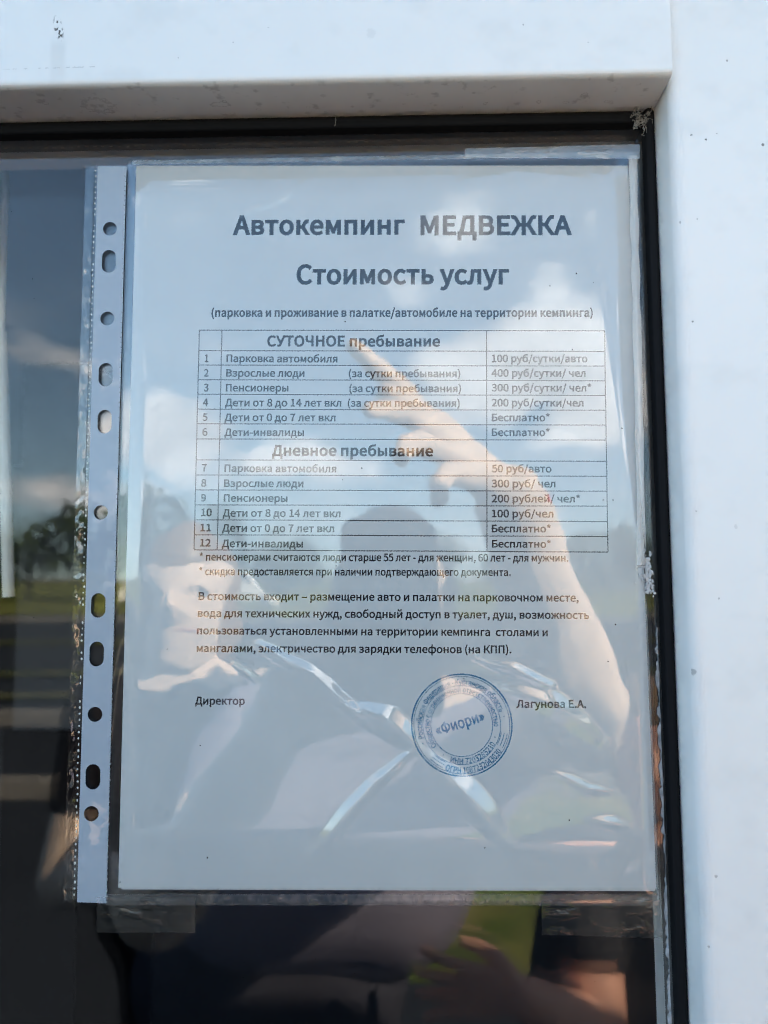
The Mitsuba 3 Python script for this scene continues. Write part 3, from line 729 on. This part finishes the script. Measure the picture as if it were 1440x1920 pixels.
car = [(0, .35), (4.3, .35), (4.3, .85), (3.3, .95), (2.6, 1.45), (1.0, 1.47), (.15, 1.0), (0, .8)]
cgl = [[(1.05, 1.0), (1.85, 1.0), (1.85, 1.4), (1.2, 1.4)], [(1.92, 1.0), (3.05, 1.0), (2.55, 1.4), (1.92, 1.4)]]
vehicle('parked_car', 'white parked car across the asphalt, mirrored in the glass', 'car', -10.0, -38, car, cgl, 1.7)
vehicle('parked_car', 'second white parked car beside the first, mirrored in the glass', 'car', -14.2, -40, car, cgl, 1.7)
van = [(0, .4), (5.2, .4), (5.2, 1.1), (4.5, 1.25), (4.1, 2.1), (3.9, 2.3), (0, 2.3)]
vehicle('parked_van', 'white camper van standing far off on the grass', 'van', 18, -44, van, [[(2.6, 1.25), (4.3, 1.25), (4.05, 1.95), (2.6, 1.95)], [(.5, 1.4), (2.2, 1.4), (2.2, 1.95), (.5, 1.95)]], 1.9)


# ---- people
def ball(c, r):
    return m3.Manifold.sphere(r, 24).translate(tuple(map(float, c)))


def chain(pts, rad):
    return m3.Manifold.batch_boolean([m3.Manifold.batch_hull([ball(a, ra), ball(b3, rb)]) for a, ra, b3, rb in zip(pts[:-1], rad[:-1], pts[1:], rad[1:])], m3.OpType.Add)


def hull(items):
    return m3.Manifold.batch_hull([ball(c, r) for c, r in items])


def finish(ms, step, it=8):
    m = m3.Manifold.batch_boolean(ms, m3.OpType.Add).refine_to_length(step)
    g = m.to_mesh()
    t = trimesh.Trimesh(np.array(g.vert_properties)[:, :3], np.array(g.tri_verts), process=True)
    trimesh.smoothing.filter_taubin(t, iterations=it)
    return t


def nrm(v):
    v = np.asarray(v, float); return v / np.linalg.norm(v)


def hand(wrist, d, n, side, s=1.0, curls=(.25, .35, .4, .45), thumb=.5):
    """palm and five fingers; d to the fingertips, n out of the palm, side to the thumb."""
    w_, d, n, side = np.asarray(wrist, float), nrm(d), nrm(n), nrm(side)
    out = [hull([(w_, .021 * s), (w_ + d * .085 * s + side * .030 * s, .012 * s), (w_ + d * .080 * s - side * .034 * s, .011 * s), (w_ + d * .03 * s + side * .026 * s, .014 * s)])]
    for k_, (o, L, c) in enumerate(zip((.030, .010, -.011, -.032), (.070, .078, .072, .056), curls)):
        p, a = w_ + d * .082 * s + side * o * s, 0.0
        pts, rr = [p - d * .015 * s], [.0095 * s]
        for seg, fr in ((L * .45, .0092), (L * .32, .0084), (L * .23, .0072)):
            a += c
            p = p + (d * math.cos(a) + n * math.sin(a)) * seg * s + side * .22 * o * s
            pts.append(p); rr.append(fr * s)
        out.append(chain(pts, rr))
    p0 = w_ + d * .02 * s + side * .026 * s
    p1 = p0 + (d * .7 + side * .7 + n * .2) * .036 * s
    p2 = p1 + (d * .9 + side * .25 + n * thumb) * .030 * s
    p3 = p2 + (d * .95 + n * thumb) * .024 * s
    out.append(chain([p0, p1, p2, p3], [.016 * s, .0125 * s, .0105 * s, .008 * s]))
    return out


def person(label, hc, face, J, s, hair, top, legs, hands, hair_long=0.0, hem=.07, skin='mat_skin'):
    key = name_thing('person'); tag(key, label, 'person')
    hc, f = np.asarray(hc, float), nrm(face)
    up = np.array([0, 0, 1.]); r = np.cross(f, up)
    H = lambda a, b4, c: hc + (r * a + f * b4 + up * c) * s
    headm = [hull([(H(0, -.015, .035), .078 * s), (H(0, .012, .03), .072 * s), (H(0, .03, -.03), .058 * s), (H(0, .052, -.082), .026 * s), (H(.03, .02, -.055), .035 * s), (H(-.03, .02, -.055), .035 * s)]),
             chain([H(0, .084, .012), H(0, .098, -.022)], [.008 * s, .012 * s]), chain([H(.074, -.01, .02), H(.076, -.012, -.025)], [.013 * s, .009 * s]), chain([H(-.074, -.01, .02), H(-.076, -.012, -.025)], [.013 * s, .009 * s])]
    sh = {k_: np.asarray(v, float) for k_, v in J.items()}
    neck = chain([H(0, -.02, -.05), sh['neck']], [.052 * s, .058 * s])
    tr = [hull([(sh['neck'], .06 * s), (sh['sr'], .055 * s), (sh['sl'], .055 * s)]),
          hull([(sh['sr'], .055 * s), (sh['sl'], .055 * s), (sh['chest'] + r * .09 * s, .088 * s), (sh['chest'] - r * .09 * s, .088 * s)]),
          hull([(sh['chest'] + r * .09 * s, .088 * s), (sh['chest'] - r * .09 * s, .088 * s), (sh['pelvis'] + r * .08 * s, .092 * s), (sh['pelvis'] - r * .08 * s, .092 * s)])]
    arms = [chain([sh['s' + q], sh['e' + q], sh['w' + q]], [.050 * s, .052 * s, .029 * s]) for q in 'rl']
    legm = []
    for sg in (1, -1):
        hip = sh['pelvis'] + r * .085 * s * sg
        foot = np.array([hip[0], hip[1], G + .05]); knee = (hip + foot) / 2 + f * .02
        legm.append(chain([hip, knee, foot], [.090 * s, .058 * s, .040 * s])); legm.append(chain([foot, foot + f * .14 * s + up * -.015], [.04 * s, .032 * s]))
    hm = []
    for q, (d, n, side, curls) in hands.items():
        hm += hand(sh['w' + q], d, n, side, s * .98, curls)
    put(key + '__body', finish(headm + [neck] + tr + arms + legm + hm, .0055, 6), skin, True)
    # clothes, a little larger than the body
    g = .014
    low = sh['pelvis'] + (sh['chest'] - sh['pelvis']) * hem / np.linalg.norm(sh['chest'] - sh['pelvis'])
    tee = [hull([(sh['neck'] - up * .035 * s, .055 * s + g), (sh['sr'], .055 * s + g), (sh['sl'], .055 * s + g)]),
           hull([(sh['sr'], .05 * s + g), (sh['sl'], .05 * s + g), (sh['chest'] + r * .09 * s, .10 * s + g), (sh['chest'] - r * .09 * s, .10 * s + g)]),
           hull([(sh['chest'] + r * .09 * s, .10 * s + g), (sh['chest'] - r * .09 * s, .10 * s + g), (low + r * .09 * s, .105 * s + g + .012), (low - r * .09 * s, .105 * s + g + .012)])]
    for q in 'rl':
        tee.append(chain([sh['s' + q], sh['s' + q] + (sh['e' + q] - sh['s' + q]) * top[1]], [.052 * s + g, .047 * s + g]))
    put(key + '__shirt', finish(tee, .012, 12), top[0], True)
    tro = []
    for sg in (1, -1):
        hip = sh['pelvis'] + r * .085 * s * sg
        foot = np.array([hip[0], hip[1], G + .09]); knee = (hip + foot) / 2 + f * .02
        tro.append(chain([hip, knee, foot], [.094 * s + g, .066 * s + g, .052 * s + g]))
    tro.append(hull([(sh['pelvis'] + r * .085 * s, .105 * s + .012), (sh['pelvis'] - r * .085 * s, .105 * s + .012)]))
    put(key + '__trousers', finish(tro, .014, 10), legs, True)
    hr = [hull([(H(0, -.025, .05), .082 * s), (H(0, .012, .062), .066 * s), (H(.02, -.03, -.02), .070 * s), (H(-.02, -.03, -.02), .070 * s)])]
    if hair_long:
        hr.append(chain([H(.055, -.02, .02), H(.07, -.015, -hair_long)], [.036 * s, .028 * s])); hr.append(chain([H(-.055, -.02, .02), H(-.07, -.015, -hair_long)], [.036 * s, .028 * s]))
        hr.append(chain([H(0, -.05, .02), H(0, -.05, -hair_long)], [.06 * s, .05 * s]))
    put(key + '__hair', finish(hr, .009), hair, True)
    for a in (.032, -.032):
        put(key + '__eye', trimesh.Trimesh(*(lambda m_: (m_.vertices * .012 * s + H(a, .074, .012), m_.faces))(trimesh.creation.icosphere(2)), process=False), 'mat_eye', True)
    m_ = trimesh.creation.icosphere(2); put(key + '__mouth', trimesh.Trimesh(m_.vertices * np.array([.022, .008, .006]) * s + H(0, .076, -.055), m_.faces, process=False), 'mat_lip', True)
    for q in 'rl':
        pass
    return key


# the one who takes the picture: right arm raised in front, left hand under the phone
A = person('dark haired person in a lavender tee photographing the window, one bare arm raised', (-.004, -.800, -.049), (0, 1, -.05),
           dict(neck=(-.015, -.815, -.205), sr=(.175, -.800, -.255), sl=(-.205, -.815, -.255), chest=(-.07, -.83, -.38), pelvis=(-.185, -.85, -.60), er=(.184, -.486, -.162), wr=(.104, -.372, .040), el=(-.275, -.60, -.40), wl=(-.105, -.385, -.165)),
           1.0, 'mat_hair', ('mat_lavender', .42), 'mat_navy',
           {'r': ((-.80, .50, .62), (-.3, .7, -.5), (-.45, -.1, .75), (.02, .42, .5, .55)), 'l': ((.75, .42, .60), (.5, -.6, -.2), (-.4, .5, .75), (.35, .45, .5, .55))}, .10, hem=.16)
for q, pts in (('r', [(.1055, -.3738, .037), (.1072, -.3762, .0337)]),):
    m_ = finish([chain(pts, [.0290, .0295])], .005); put(A + '__bracelet', m_, 'mat_red', True)
B = person('fair haired person in black standing behind the photographer, face in the sun', (-.385, -1.086, -.062), (.25, 1, -.03),
           dict(neck=(-.375, -1.10, -.215), sr=(-.17, -1.09, -.275), sl=(-.53, -1.08, -.275), chest=(-.335, -1.11, -.43), pelvis=(-.30, -1.12, -.66), er=(-.13, -1.06, -.55), wr=(-.16, -.95, -.74), el=(-.555, -1.02, -.53), wl=(-.40, -.93, -.50)),
           1.04, 'mat_hair_fair', ('mat_black_cloth', .5), 'mat_black_cloth',
           {'r': ((.05, .35, -.93), (-.9, .1, 0), (0, .9, .4), (.2, .25, .3, .35)), 'l': ((.9, .2, -.1), (0, -.9, .1), (0, .1, .95), (.2, .25, .3, .35))}, .08)
C = person('child in grey at the right, reaching a bare arm towards the photographer', (.375, -.84, -.285), (-.3, 1, 0),
           dict(neck=(.37, -.85, -.42), sr=(.475, -.84, -.455), sl=(.275, -.83, -.455), chest=(.37, -.86, -.57), pelvis=(.365, -.87, -.78), er=(.525, -.80, -.66), wr=(.50, -.72, -.80), el=(.262, -.770, -.640), wl=(.150, -.655, -.532)),
           .82, 'mat_hair_fair', ('mat_grey_cloth', .45), 'mat_black_cloth',
           {'r': ((0, .3, -.9), (-.9, .1, 0), (0, .9, .4), (.2, .25, .3, .35)), 'l': ((-.97, -.05, .10), (.1, -.9, -.1), (.1, .1, .95), (.03, .03, .04, .05))}, skin='mat_skin_tan')
ph = rounded([(-.044, .020), (.039, .020), (.039, -.138), (-.044, -.138)], [.010] * 4)
m = trimesh.creation.extrude_polygon(ph, .008, engine='earcut'); v = m.vertices
tag(put('phone', trimesh.Trimesh(np.column_stack([v[:, 0], -v[:, 2] - .3185, v[:, 1]]), m.faces, process=False), 'mat_phone', 30), 'dark phone held up to the window by the photographer', 'phone')
